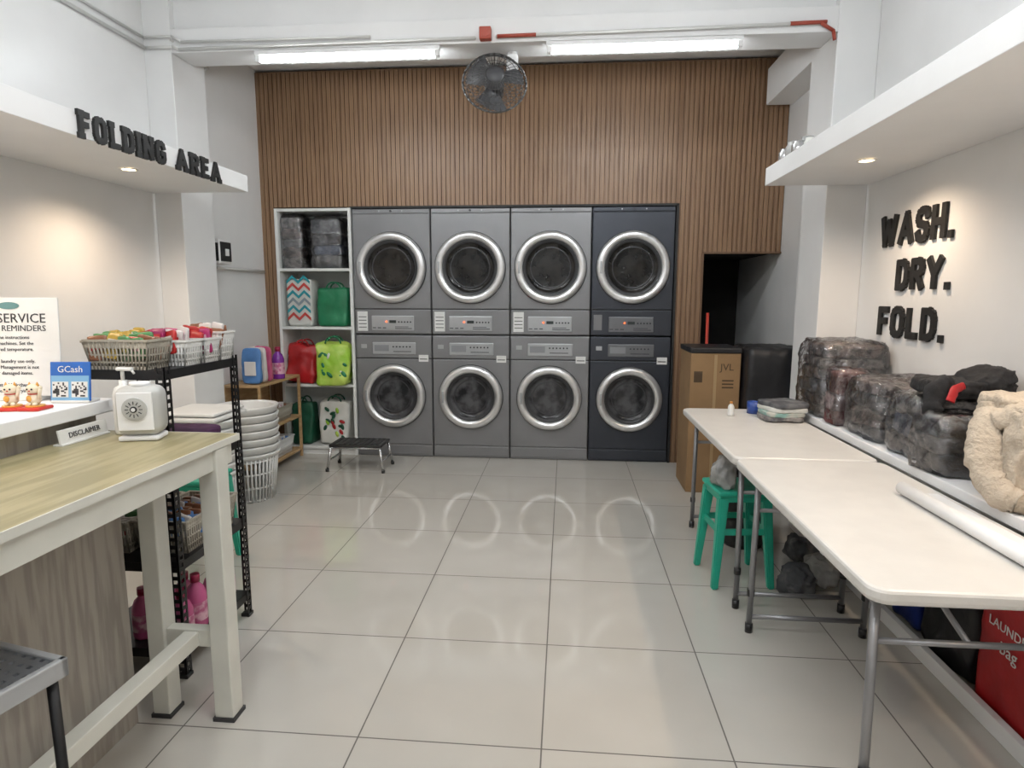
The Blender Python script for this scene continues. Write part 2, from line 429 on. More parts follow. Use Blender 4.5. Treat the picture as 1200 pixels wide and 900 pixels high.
BKC=mat('cloth_black',(.014,.014,.016),.85,var=.3,bump=.5,bscale=40)
TEAL=mat('chevron_teal',(.02,.28,.33),.5,var=.05); CHR=mat('chevron_red',(.5,.05,.04),.5,var=.05); CHG=mat('chevron_gray',(.25,.3,.33),.5,var=.05)
def chev(b,d):
    for k,m in enumerate([CHR,TEAL,CHG,TEAL,CHR,TEAL]):
        z=.05+k*.065; n=4; xs=[-d[0]*.46+d[0]*.92*i/n for i in range(n+1)]
        zs=[z+(.05 if i%2 else 0) for i in range(n+1)]
        for i in range(n):
            b.poly([(xs[i],zs[i]),(xs[i+1],zs[i+1]),(xs[i+1],zs[i+1]+.026),(xs[i],zs[i]+.026)],.006,m,T(0,-d[1]/2-.002,0)@FRONT)
tote('chevron_tote_bag',(-2.37,ys-.02,1.161),(.23,.2,.42),WHB,WHB,seed=3,amp=.003,deco=chev,handles=False,taper=(1,1),crease=0,power=10)
tote('green_tote_bag',(-2.07,ys-.02,1.161),(.28,.22,.34),GRB,GRB,seed=4,power=10,taper=(1,.7))
tote('red_shopping_bag',(-2.37,ys-.04,.646),(.26,.26,.34),REDB,REDB,seed=5,amp=.03,crease=.012)
def floral(b,d):
    random.seed(3)
    for k in range(16):
        x=random.uniform(-.38,.38)*d[0]; z=random.uniform(.15,.85)*d[2]
        m=random.choice([DGRB,REDB,LIME,DGRB])
        b.sph((x,-d[1]/2-.004+.03*z/d[2],z),(.016,.008,.028),m,8,6,(0,random.random()*3,0))
def limed(b,d):
    random.seed(5)
    for k in range(12):
        x=random.uniform(-.35,.35)*d[0]; z=random.uniform(.15,.8)*d[2]
        b.sph((x,-d[1]/2-.002+.05*z/d[2],z),(.035,.010,.016),random.choice([WHB,GRB,LIME,GRB]),8,6,(0,random.random()*3,0))
tote('lime_shopping_bag',(-2.05,ys-.15,.646),(.29,.24,.38),LIME,GRB,seed=6,amp=.03,deco=limed,rz=.15,crease=.010)
tote('dark_green_tote_bag',(-2.40,ys-.02,.076),(.19,.22,.38),DGRB,DGRB,seed=7,power=10)
tote('floral_tote_bag',(-2.10,ys-.02,.076),(.27,.22,.40),WHB,DGRB,seed=8,deco=floral,power=10)

# ---------------------------------------------------------------- step stool
b=B('step_stool',(-1.70,4.93,0))
b.box((0,0,.215),(.44,.27,.025),BLACK,.01)
for k in range(9): b.box((-.18+.045*k,0,.229),(.02,.23,.004),RUB)
CHM=mat('chrome_leg',(.6,.6,.6),.25,.9,var=.05)
for sy in (-.12,.12):
    b.tube([(-.235,sy*1.15,.008),(-.205,sy,.2),(.205,sy,.2),(.235,sy*1.15,.008)],.011,CHM)
for sx in (-.222,.222): b.seg((sx,-.13,.09),(sx,.13,.09),.009,CHM)
for sx in (-.235,.235):
    for sy in (-.138,.138): b.cyl((sx,sy,.012),.015,.024,BLACK)
b.done()

# ---------------------------------------------------------------- lettering
G={
'W':(1.0,[[(0,1),(.24,0),(.5,.85),(.76,0),(1,1)]]),
'A':(.78,[[(0,0),(.39,1),(.78,0)],[(.14,.30),(.64,.30)]]),
'S':(.60,[[(.60,.80),(.54,.95),(.42,1),(.2,1),(.06,.94),(0,.8),(0,.68),(.08,.56),(.52,.44),(.60,.32),(.60,.2),(.54,.06),(.42,0),(.2,0),(.07,.05),(0,.2)]]),
'H':(.60,[[(0,0),(0,1)],[(.60,0),(.60,1)],[(0,.5),(.60,.5)]]),
'D':(.62,[[(0,0),(0,1),(.36,1),(.54,.9),(.62,.7),(.62,.3),(.54,.1),(.36,0),(0,0)]]),
'R':(.62,[[(0,0),(0,1),(.40,1),(.56,.93),(.61,.76),(.56,.58),(.40,.50),(0,.50)],[(.32,.50),(.62,0)]]),
'Y':(.70,[[(0,1),(.35,.45),(.70,1)],[(.35,.45),(.35,0)]]),
'F':(.52,[[(0,0),(0,1),(.52,1)],[(0,.52),(.42,.52)]]),
'O':(.66,[[(.2,0),(.07,.08),(0,.25),(0,.75),(.07,.92),(.2,1),(.46,1),(.59,.92),(.66,.75),(.66,.25),(.59,.08),(.46,0),(.2,0)]]),
'L':(.50,[[(0,1),(0,0),(.50,0)]]),
'.':(.04,[[(0,0),(.03,0)]]),
'I':(.0,[[(0,0),(0,1)]]),
'N':(.64,[[(0,0),(0,1),(.64,0),(.64,1)]]),
'G':(.66,[[(.64,.78),(.58,.93),(.45,1),(.2,1),(.07,.92),(0,.75),(0,.25),(.07,.08),(.2,0),(.46,0),(.6,.08),(.66,.2),(.66,.46),(.4,.46)]]),
'E':(.52,[[(.52,1),(0,1),(0,0),(.52,0)],[(0,.51),(.42,.51)]]),
}
SER={'F':[(0,0),(0,1)],'L':[(0,1),(0,0)],'I':[(0,0),(0,1)],'N':[(0,0),(0,1),(.64,1)],'A':[(0,0),(.78,0)],'R':[(0,0),(0,1),(.62,0)],'D':[(0,0),(0,1)],'E':[(0,0),(0,1)]}
def lettering(name,txt,H,th,width,M,depth,serif=False,gap=.36,right=False):
    b=B(name); hc=H-th; x=0; items=[]
    for ch in txt:
        if ch==' ': x+=.55; continue
        w,ls=G[ch]; items.append((x,w,ls,ch)); x+=w+gap+th/hc
    tot=x-gap-th/hc
    sx=(width-th)/tot
    for x0,w,ls,ch in items:
        L=[[((x0+px)*sx+th/2,py*hc+th/2) for px,py in pl] for pl in ls]
        if serif:
            for px,py in SER.get(ch,[]):
                cx=(x0+px)*sx+th/2; cy=py*hc+th/2+(-th*.1 if py==0 else th*.1)
                L.append([(cx-th*.35,cy),(cx+th*.35,cy)])
        b.strokes(L,th,depth,LETTER,M)
        for pl in L:
            for p in pl[1:-1]:
                b.poly([(p[0]+th*.48*math.cos(a*pi/4+pi/8),p[1]+th*.48*math.sin(a*pi/4+pi/8)) for a in range(8)],depth,LETTER,M)
    return b.done()
Mr=lambda y,z: T(XR-.001,y,z)@FACENX
lettering('wall_lettering_wash','WASH.',.172,.036,.66,Mr(3.69,1.70),.013,gap=.18)
lettering('wall_lettering_dry','DRY.',.162,.036,.47,Mr(3.49,1.465),.013,gap=.18)
lettering('wall_lettering_fold','FOLD.',.162,.036,.61,Mr(3.64,1.22),.013,gap=.18)
lettering('wall_lettering_folding','FOLDING',.110,.024,.56,T(-2.019,2.51,2.076)@FACEPX,.013,serif=True,gap=.30)
lettering('wall_lettering_area','AREA',.110,.024,.41,T(-2.019,3.16,2.076)@FACEPX,.013,serif=True,gap=.30)

# ---------------------------------------------------------------- lights fixtures
def tube_fix(x0,x1,y,z,name='fluorescent_light'):
    b=B(name,((x0+x1)/2,y,z)); l=(x1-x0)
    b.bx(-l/2-.02,l/2+.02,-.022,.022,.008,.035,BATT,.004)
    for s in (-1,1): b.bx(s*l/2-.015,s*l/2+.015,-.018,.018,-.026,.012,BATT,.003)
    b.cyl((0,0,-.012),.018,l-.03,TUBE,'x',seg=14)
    return b.done()
tube_fix(-1.92,-.80,3.93,2.89)
tube_fix(-.12,.98,3.93,2.89)
tube_fix(-1.6,-.4,1.3,ZC-.04); tube_fix(-.1,1.1,1.3,ZC-.04); tube_fix(-1.2,0,-.8,ZC-.04)
def downlight(x,y):
    b=B('recessed_downlight',(x,y,2.078))
    b.lathe([(.045,.0),(.045,-.004),(.034,-.005),(.032,.001)],(0,0,0),WHITE,seg=32)
    b.cyl((0,0,.0005),.032,.003,LAMPW,seg=24); b.done()
    l=bpy.data.lights.new('downlight_spot','SPOT'); l.energy=24; l.color=(1,.76,.54); l.spot_size=2.6; l.spot_blend=.8; l.shadow_soft_size=.03
    o=bpy.data.objects.new('downlight_spot',l); o.location=(x,y,2.06); sc.collection.objects.link(o)
for y in (3.15,1.6,0.1):
    downlight(-2.27,y); downlight(1.42,y+.06)
def area(x,y,z,sx,sy,e,col=(.985,.99,1)):
    l=bpy.data.lights.new('ceiling_area_light','AREA'); l.shape='RECTANGLE'; l.size=sx; l.size_y=sy; l.energy=e; l.color=col
    o=bpy.data.objects.new('ceiling_area_light',l); o.location=(x,y,z); sc.collection.objects.link(o)
area(-.4,1.3,ZC-.08,2.4,.12,26); area(-.5,-.8,ZC-.08,1.4,.12,16)

# conduit
b=B('electrical_conduit')
b.tube([(XL+.02,1.0,2.93),(XL+.02,3.905,2.96),(-2.46,3.905,2.96),(-2.42,3.905,2.945),(-.56,3.905,2.955)],.010,PVC)
b.tube([(-.44,3.905,2.958),(1.44,3.905,2.975)],.010,PVC)
b.tube([(XL+.015,1.0,3.0),(XL+.015,3.90,3.02),(-2.46,3.90,3.02),(-2.40,3.90,2.985),(-1.2,3.9,2.98)],.008,PVC)
b.tube([(-2.465,3.90,3.0),(-2.465,4.3,2.97),(-2.64,4.32,2.95),(-2.64,4.5,2.9),(-2.64,4.5,1.86)],.009,PVC)
b.tube([(-.43,3.903,2.958),(-.2,3.903,2.96)],.0115,PVCO); b.tube([(1.25,3.903,2.974),(1.45,3.903,2.977)],.0115,PVCO)
b.tube([(1.42,3.903,2.972),(1.49,3.905,2.93),(1.50,3.905,2.88)],.010,PVCO)
b.tube([(-2.64,4.56,1.64),(-2.64,5.3,1.64)],.012,PVC)
b.done()
b=B('junction_box',(-.50,3.893,2.97)); b.box((0,0,0),(.07,.05,.07),PVCO,.006); b.cyl((0,-.027,0),.026,.006,PVCO,'y'); b.done()
b=B('wall_breaker_box',(XL,4.46,1.66)); b.bx(0,.15,-.085,.085,0,.18,WHITE,.008); b.bx(.075,.145,-.090,-.084,.02,.15,BLACK,.001); b.bx(.15,.158,-.07,.07,.02,.16,BLACK,.004); b.bx(.158,.17,-.02,.02,.06,.11,WHITE,.003)
b.done()

# ---------------------------------------------------------------- orbit fan
b=B('orbit_ceiling_fan',(-.455,3.98,2.72))
FW=mat('fan_wire',(.10,.10,.10),.4,.4,var=.1); FB=mat('fan_blade',(.06,.06,.065),.35,var=.1)
Rm=Euler((math.radians(-18),0,math.radians(8))).to_matrix()
def fp(r,a,y): return tuple(Rm@Vector((r*math.cos(a),y,r*math.sin(a))))
Rf=.195
for s_ in (-1,1):
    for k in range(36):
        a=2*pi*k/36
        pts=[fp(Rf*q,a,s_*.085*math.sqrt(max(0,1-q**2.4))) for q in (.24,.5,.75,.92,1)]
        for p,q in zip(pts,pts[1:]): b.seg(p,q,.0017,FW,5)
    for q in (.3,.5,.7,.88):
        y=s_*.085*math.sqrt(1-q**2.4)
        pts=[fp(Rf*q,2*pi*k/32,y) for k in range(33)]
        for p,r in zip(pts,pts[1:]): b.seg(p,r,.002,FW,5)
pts=[fp(Rf,2*pi*k/32,0) for k in range(33)]
for p,r in zip(pts,pts[1:]): b.seg(p,r,.006,FW,6)
b.lathe([(0,.09),(.05,.088),(.055,.075)],(0,0,0),FB,rot=(math.radians(90-18),0,math.radians(8)),seg=24)
b.lathe([(.055,-.12),(.06,-.02),(.03,.02),(0,.03)],(0,0,0),FB,rot=(math.radians(90-18),0,math.radians(8)),seg=24)
b.cyl((0,.0,0),.058,.16,FB,rot=(math.radians(90-18),0,math.radians(8)))
for k in range(3):
    a0=k*2*pi/3+.4
    t=bmesh.new(); rows=[]
    for j in range(6):
        r=.04+.14*j/5; w=.62-.06*j/5
        rows.append([t.verts.new(Rm@Vector((r*math.cos(a0+w*q),.03*q,r*math.sin(a0+w*q)))) for q in (-1,-.3,.3,1)])
    for r1,r2 in zip(rows,rows[1:]):
        for j in range(3): t.faces.new([r1[j],r1[j+1],r2[j+1],r2[j]])
    b.add(t,FB,Matrix(),True)
b.box((.10,.10,.13),(.07,.06,.13),WHITE,.01)
b.tube([(.0,.07,.03),(.06,.12,.06),(.10,.10,.10)],.016,FW)
b.seg((.10,.10,.18),(.10,.10,.209),.03,WHITE,16)
b.done()

# ---------------------------------------------------------------- left: bar table
b=B('wooden_bar_table')
x0,x1,y0,y1=-1.60,-1.10,-.6,1.97
b.bx(x0,x1,y0,y1,.945,.967,OAK,.003)
b.bx(x1-.035,x1-.012,y0+.02,y1-.03,.875,.944,OFFW,.002); b.bx(-1.39,x1-.035,y1-.06,y1-.03,.875,.944,OFFW,.002)
b.bx(x1-.002,x1+.002,y0,y1,.945,.967,OFFW); b.bx(x0,x1,y1-.002,y1+.002,.945,.967,OFFW)
for yy in (1.86,-.45):
    b.bx(-1.165,-1.10,yy-.033,yy+.033,0.012,.944,OFFW,.004)
    b.bx(-1.385,-1.325,yy-.033,yy+.033,0.012,.944,OFFW,.004)
    b.bx(-1.17,-1.095,yy-.038,yy+.038,0,.014,RUB); b.bx(-1.39,-1.32,yy-.038,yy+.038,0,.014,RUB)
    b.bx(-1.325,-1.165,yy-.02,yy+.02,.26,.32,OFFW,.003)
b.bx(-1.26,-1.21,-.43,1.84,.265,.315,OFFW,.003)
b.done()
b=B('reception_counter')
b.bx(-1.46,-1.42,-1.6,1.80,0,.93,GRAYW,.002)
b.bx(XL+.005,-1.62,-1.6,1.98,0,1.03,GRAYW,.002)
b.bx(XL+.002,-1.565,-1.62,2.0,1.03,1.075,WHITE,.004)
b.done()
GR=mat('appliance_grey',(.50,.50,.48),.4,var=.03)
b=B('desk_fan_heater',(-1.365,1.865,.968),rz=.25)
b.box((0,0,.095),(.135,.10,.16),GR,.032,seg=4,smooth=True); b.box((0,0,.008),(.12,.09,.016),WHITE,.006)
b.box((0,-.0505,.097),(.105,.006,.122),WHITE,.02,seg=3)
b.cyl((0,-.055,.105),.037,.006,GR,'y'); b.cyl((0,-.0585,.105),.030,.004,GR,'y'); b.cyl((0,-.061,.105),.010,.005,BLACK,'y'); b.cyl((0,-.063,.105),.006,.005,WHITE,'y')
for a in range(12): b.box((.021*math.cos(a*pi/6),-.0608,.105+.021*math.sin(a*pi/6)),(.0025,.002,.010),INK,rot=(0,-a*pi/6+pi/2,0))
b.cyl((0,0,.179),.03,.012,WHITE)
b.done()
b=B('soap_pump_bottle',(-1.475,1.935,.968)); BOT=mat('bottle_white',(.72,.72,.70),.3,var=.02)
b.lathe([(0,0),(.033,0),(.035,.01),(.035,.13),(.028,.155),(.013,.165),(.013,.18),(0,.18)],(0,0,0),BOT,seg=24)
b.cyl((0,0,.195),.006,.04,BOT); b.box((.012,-.004,.218),(.055,.018,.012),BOT,.004); b.seg((.035,-.004,.216),(.045,-.004,.203),.004,BOT)
b.done()
b=B('disclaimer_sign',(-1.545,1.83,.968),rz=0); 
b.box((0,0,.026),(.006,.20,.045),LABEL,.001,rot=(0,-.15,0)); b.text('DISCLAIMER',.024,INK,T(.005,0,.027)@Matrix.Rotation(-.15,4,'Y')@FACEPX); b.bx(-.02,.012,-.10,.10,0,.005,LABEL)
b.done()
b=B('rules_sign_board',(-1.915,1.92,1.076),rz=.12)
b.box((0,0,.18),(.44,.008,.33),LABEL,.002,rot=(-.06,0,0)); b.box((0,.01,.008),(.3,.07,.016),LABEL,.002)
Ms=T(0,0,.18)@Matrix.Rotation(-.06,4,'X')@T(0,-.0045,0)@FRONT
b.text('SELF-SERVICE',.044,INK,Ms@T(.05,.095,0)); b.text('RULES & REMINDERS',.028,INK,Ms@T(.05,.062,0))
lines=['Please read all the instructions','before using the machines. Set the','dryer to the desired temperature.','','The washer is for laundry use only.','No clothes dyeing. Management is not','liable for lost or damaged items.','','Customers must fold clothes at','the folding area after drying.']
for k,l in enumerate(lines):
    if l: b.text(l,.0165,INK,Ms@T(.02,.032-.02*k,0))
b.poly([(.035*math.cos(2*pi*k/20)+.06,.138+.012*math.sin(2*pi*k/20)) for k in range(20)],.001,mat('logo_teal',(.12,.25,.25),.5),Ms)
b.done()
BLUE=mat('sign_blue',(.02,.12,.45),.4,var=.05); BLUE2=mat('sign_light_blue',(.2,.42,.65),.4,var=.05)
b=B('payment_qr_sign',(-1.632,1.90,1.076),rz=.12)
b.box((0,0,.07),(.13,.006,.13),BLUE,.002,rot=(-.12,0,0)); b.box((0,.015,.004),(.125,.06,.008),LABEL,.002)
Mq=T(0,-.004,.068)@Matrix.Rotation(-.12,4,'X')@FRONT
b.text('GCash',.030,LABEL,Mq@T(0,.042,.0)); b.poly([(-.061,-.06),(.061,-.06),(.061,.022),(-.061,.022)],.001,BLUE2,Mq)
for ox in (-.031,.031):
    b.poly([(ox-.026,-.05),(ox+.026,-.05),(ox+.026,.002),(ox-.026,.002)],.002,LABEL,Mq)
    random.seed(2)
    for i in range(9):
        for j in range(9):
            if random.random()<.5: 
                xx=ox-.0235+i*.0052; yy=-.0475+j*.0052
                b.poly([(xx,yy),(xx+.005,yy),(xx+.005,yy+.005),(xx,yy+.005)],.0026,INK,Mq)
b.done()
for (cx,cy,rz_) in ((-1.71,1.755,.3),(-1.642,1.765,.1)):
    b=B('lucky_cat_figurine',(cx,cy,1.076),rz=rz_)
    RED=mat('base_red',(.55,.03,.02),.4,var=.1); CW=mat('cat_white',(.75,.66,.50),.35,var=.05); GO=mat('cat_gold',(.7,.35,.06),.35,var=.1)
    b.box((0,0,.005),(.064,.07,.010),RED,.003); b.cyl((0,0,.012),.026,.006,GO)
    b.sph((0,0,.036),(.020,.017,.022),CW); b.sph((0,-.003,.064),(.020,.017,.017),CW)
    for s_ in (-1,1):
        b.cyl((s_*.012,0,.080),.006,.013,GO,r2=.001,seg=8); b.sph((s_*.007,-.019,.066),(.003,.002,.003),INK,8,6)
        b.sph((s_*.009,-.014,.019),(.007,.009,.006),CW,8,6)
    b.sph((0,-.020,.061),(.003,.002,.002),RED,8,6)
    b.lathe([(.014,-.002),(.018,0),(.014,.002)],(0,0,.050),RED,seg=16)
    b.seg((.017,-.006,.036),(.027,-.009,.068),.005,CW); b.sph((.027,-.009,.070),(.006,.005,.007),CW,8,6)
    b.sph((-.006,-.016,.036),(.009,.004,.010),GO,8,6)
    b.done()

# ---------------------------------------------------------------- slotted rack
b=B('slotted_metal_rack'); rx0,rx1,ry0,ry1=-1.84,-1.40,2.04,2.53
for px,sx in ((rx0,1),(rx1,-1)):
    for py,sy in ((ry0,1),(ry1,-1)):
        for ax in (0,1):
            for q in (0,.026):
                if ax==0: b.bx(px+sx*q,px+sx*(q+.009),py,py+sy*.003,0,1.18,BLACKM)
                else: b.bx(px,px+sx*.003,py+sy*q,py+sy*(q+.009),0,1.18,BLACKM)
            z=0.0
            while z<1.17:
                if ax==0: b.bx(px+sx*.009,px+sx*.026,py,py+sy*.003,z,z+.014,BLACKM)
                else: b.bx(px,px+sx*.003,py+sy*.009,py+sy*.026,z,z+.014,BLACKM)
                z+=.030
        b.box((px+sx*.015,py+sy*.015,.008),(.04,.04,.016),BLACK,.003)
for z in (.10,.44,.80,1.155):
    b.bx(rx0+.004,rx1-.004,ry0+.004,ry1-.004,z,z+.012,BLACKM); 
    b.bx(rx0+.004,rx1-.004,ry0+.003,ry0+.010,z-.022,z+.012,BLACKM); b.bx(rx1-.010,rx1-.003,ry0+.004,ry1-.004,z-.022,z+.012,BLACKM)
b.done()
def pbasket(name,c,sx,sy,h,m,fill=None,rz=0,rows=3,seed=0,up=.75):
    b=B(name,c,rz); tp=.88
    def edge(z): k=tp+(1-tp)*z/h; return sx/2*k,sy/2*k
    b.bx(-sx/2*tp,sx/2*tp,-sy/2*tp,sy/2*tp,0,.004,m)
    for z,w in [(0.006,.012)]+[(h*(i+1)/(rows+1),.006) for i in range(rows)]+[(h-.012,.028)]:
        ex,ey=edge(z)
        for s_ in (-1,1):
            b.bx(-ex,ex,s_*ey-.002,s_*ey+.002,z-w/2,z+w/2,m); b.bx(s_*ex-.002,s_*ex+.002,-ey,ey,z-w/2,z+w/2,m)
    e0=edge(0);e1=edge(h)
    b.bx(-e1[0]-.005,e1[0]+.005,-e1[1]-.006,-e1[1]+.001,h-.006,h+.002,m); b.bx(-e1[0]-.005,e1[0]+.005,e1[1]-.001,e1[1]+.006,h-.006,h+.002,m)
    b.bx(-e1[0]-.006,-e1[0]+.001,-e1[1],e1[1],h-.006,h+.002,m); b.bx(e1[0]-.001,e1[0]+.006,-e1[1],e1[1],h-.006,h+.002,m)
    nx=int(sx/.014);ny=int(sy/.014)
    for i in range(nx+1):
        q=-1+2*i/nx
        for s_ in (-1,1): b.seg((q*e0[0],s_*e0[1],0),(q*e1[0],s_*e1[1],h),.0040,m,4)
    for i in range(ny+1):
        q=-1+2*i/ny
        for s_ in (-1,1): b.seg((s_*e0[0],q*e0[1],0),(s_*e1[0],q*e1[1],h),.0040,m,4)
    if fill:
        random.seed(seed)
        yy=-sy*.36; j=0
        while yy<sy*.38:
            xx=-sx*.34
            while xx<sx*.36:
                m1=random.choice(fill); hh=random.uniform(.075,.10); ww=random.uniform(.050,.070)
                rot=(random.uniform(-.25,.15),random.uniform(-.2,.2),random.uniform(-.4,.4))
                c0=Vector((xx,yy,h*up+random.uniform(-.01,.016)))
                b.blob(c0,(ww,.014,hh),m1,.004,22,5,12,rot,seed=j,flatbot=False)
                Mx=Matrix.Translation(c0)@Euler(rot).to_matrix().to_4x4()
                b.poly([(-ww*.3,-hh*.1),(ww*.3,-hh*.1),(ww*.3,hh*.25),(-ww*.3,hh*.25)],.002,PKL[(j*7+seed)%4],Mx@T(0,-.009,0)@FRONT)
                xx+=ww*.85; j+=1
            yy+=.028
    return b.done()
PK=[mat('sachet_pink',(.46,.08,.18),.3,var=.25),mat('sachet_magenta',(.30,.02,.10),.3,var=.25),mat('sachet_white',(.62,.58,.56),.3,var=.1),mat('sachet_blue',(.08,.2,.45),.3,var=.2),mat('sachet_green',(.08,.24,.09),.3,var=.2),mat('sachet_brown',(.22,.09,.045),.3,var=.2),mat('sachet_yellow',(.45,.30,.05),.3,var=.2),mat('sachet_red',(.40,.02,.02),.3,var=.2)]
PKL=[mat('sachet_label_white',(.7,.68,.66),.4,var=.05),mat('sachet_label_red',(.5,.04,.05),.4,var=.05),mat('sachet_label_pink',(.62,.34,.42),.4,var=.05),mat('sachet_label_yellow',(.6,.45,.1),.4,var=.05)]
zt=1.168
pbasket('storage_basket',(-1.575,2.11,zt),.235,.13,.105,BASKB,[PK[4],PK[5],PK[7],PK[6],PK[4]],seed=1,up=.7)
pbasket('storage_basket',(-1.505,2.235,zt),.20,.105,.095,BASKW,[PK[0],PK[1],PK[7],PK[2]],seed=2,up=.9)
pbasket('storage_basket',(-1.485,2.35,zt),.17,.10,.095,BASKW,[PK[0],PK[1],PK[7]],seed=3,up=.9)
pbasket('storage_basket',(-1.485,2.465,zt),.17,.10,.115,BASKW,[PK[5],PK[6],PK[2]],seed=4,up=.8)
pbasket('storage_basket',(-1.72,2.34,zt),.2,.3,.09,BASKB,[PK[4],PK[2],PK[4],PK[6]],seed=5)
pbasket('storage_basket',(-1.52,2.30,.453),.21,.36,.13,BASKB,[PK[2],PK[5],PK[3]],seed=6,up=.6)
pbasket('storage_basket',(-1.73,2.28,.453),.18,.36,.13,BASKB,[PK[2],PK[4]],seed=7,up=.6)
b=B('purple_folded_cloth',(-1.60,2.29,.813)); 
for k in range(2): b.blob((0,0,.02+.04*k),(.34,.36,.045),mat('cloth_plum',(.07,.02,.07),.9,var=.2,bump=.4),.006,8,10,6,seed=k,crease=.004)
b.done()
def bottle(name,c,h,r,m,cap,rz=0,lab=None):
    b=B(name,c,rz)
    b.lathe([(0,0),(r*.95,0),(r,.01),(r,h*.6),(r*.75,h*.74),(r*.38,h*.82),(r*.38,h*.86)],(0,0,0),m,seg=20)
    b.cyl((0,0,h*.92),r*.45,h*.14,cap,seg=16)
    if lab: b.lathe([(r*1.02,h*.15),(r*1.02,h*.5)],(0,0,0),lab,seg=20)
    return b.done()
PB=mat('bottle_pink',(.50,.10,.24),.25,var=.15); MC=mat('cap_magenta',(.28,.01,.05),.3,var=.1); PBL=mat('bottle_label_pink',(.66,.40,.48),.4,col2=(.45,.1,.22),vscale=30)
for k,(x,y) in enumerate([(-1.455,2.12),(-1.46,2.22),(-1.455,2.33),(-1.53,2.16),(-1.54,2.27),(-1.46,2.43),(-1.62,2.13)]):
    bottle('detergent_bottle',(x,y,.113),.20+.02*(k%2),.04,PB,MC,lab=PBL)

# ---------------------------------------------------------------- laundry basket stacks
def lstack(name,c,n,r=.205,h=.34,step=.055):
    b=B(name,c)
    for z,rr in ((.01,.82),(.1,.87),(.2,.93),(.29,.98)):
        q=r*rr
        b.lathe([(q-.003,z-.006),(q+.002,z-.006),(q+.002,z+.006),(q-.003,z+.006)],(0,0,0),BASKW,seg=40)
    for k in range(44):
        a=2*pi*k/44
        b.seg((r*.82*math.cos(a),r*.82*math.sin(a),0),(r*math.cos(a),r*math.sin(a),h),.0075,BASKW,5)
    b.lathe([(r-.004,h-.03),(r+.004,h-.03),(r+.016,h-.01),(r+.016,h),(r-.004,h)],(0,0,0),BASKW,seg=48)
    b.lathe([(0,.005),(r*.82,.005)],(0,0,0),BASKW)
    for i in range(1,n):
        z=i*step+h
        b.lathe([(r-.004,z-.045),(r+.004,z-.045),(r+.016,z-.01),(r+.018,z),(r-.004,z),(r-.01,z-.1)],(0,0,0),BASKW,seg=48)
    b.lathe([(0,(n-1)*step+.06),(r*.85,(n-1)*step+.06),(r-.01,(n-1)*step+h-.01)],(0,0,0),BASKW,seg=48)
    return b.done()
lstack('laundry_basket_stack',(-2.24,4.12,0),7,r=.20)
lstack('laundry_basket_stack',(-2.25,3.62,0),7,r=.19)
b=B('stacked_basket_lids',(-2.25,3.62,.671)); b.box((0,0,.02),(.38,.38,.03),BASKW,.012); b.box((0,0,.05),(.36,.36,.02),BASKW,.009); b.done()

b=B('pine_side_shelf',(-2.50,4.90,0))
for z in (.06,.36,.72): b.bx(-.15,.15,-.35,.38,z,z+.02,PINE,.002)
for sx in (-.14,.14):
    for sy in (-.34,.37): b.box((sx,sy,.36),(.022,.022,.72),PINE,.002)
b.bx(-.15,-.14,-.35,.38,0,.74,PINE)
b.done()
PUR=mat('bottle_purple',(.20,.03,.30),.25,var=.1)
bottle('detergent_bottle',(-2.40,4.98,.742),.27,.05,PUR,MC,lab=PBL)
for k,(y,m) in enumerate(((4.62,PK[3]),(4.71,PK[2]),(4.80,PK[0]))):
    b=B('detergent_pouch',(-2.44,y,.747)); b.blob((0,0,.14),(.15,.06,.28),m,.006,14,8,8,taper=(.95,.35),seed=k); b.box((.0,-.03,.12),(.09,.012,.11),PKL[k],.004); b.done()
pbasket('storage_basket',(-2.49,4.9,.384),.24,.5,.12,BASKB,[PK[5],PK[2]],seed=9)
pbasket('storage_basket',(-2.49,4.9,.084),.24,.5,.14,BASKW,[PK[3],PK[2]],seed=10)

# perforated metal stool, lower left
b=B('perforated_metal_stool',(-1.235,1.03,0),rz=-.22)
s=.145;z=.65
n=11;p=2*s/n
for i in range(n+1): 
    q=-s+i*p
    b.bx(q-.008,q+.008,-s,s,z,z+.006,PERF); b.bx(-s,s,q-.008,q+.008,z+.0002,z+.0062,PERF)
for sx in (-1,1):
    b.bx(sx*s-.008,sx*s+.008,-s-.008,s+.008,z-.03,z+.012,SILV2,.003); b.bx(-s-.008,s+.008,sx*s-.008,sx*s+.008,z-.03,z+.012,SILV2,.003)
    for sy in (-1,1): b.seg((sx*.13,sy*.13,z-.02),(sx*.135,sy*.135,0),.011,BLACKM)
    b.seg((sx*.133,-.133,.2),(sx*.133,.133,.2),.008,BLACKM); b.seg((-.133,sx*.133,.2),(.133,sx*.133,.2),.008,BLACKM)
b.done()

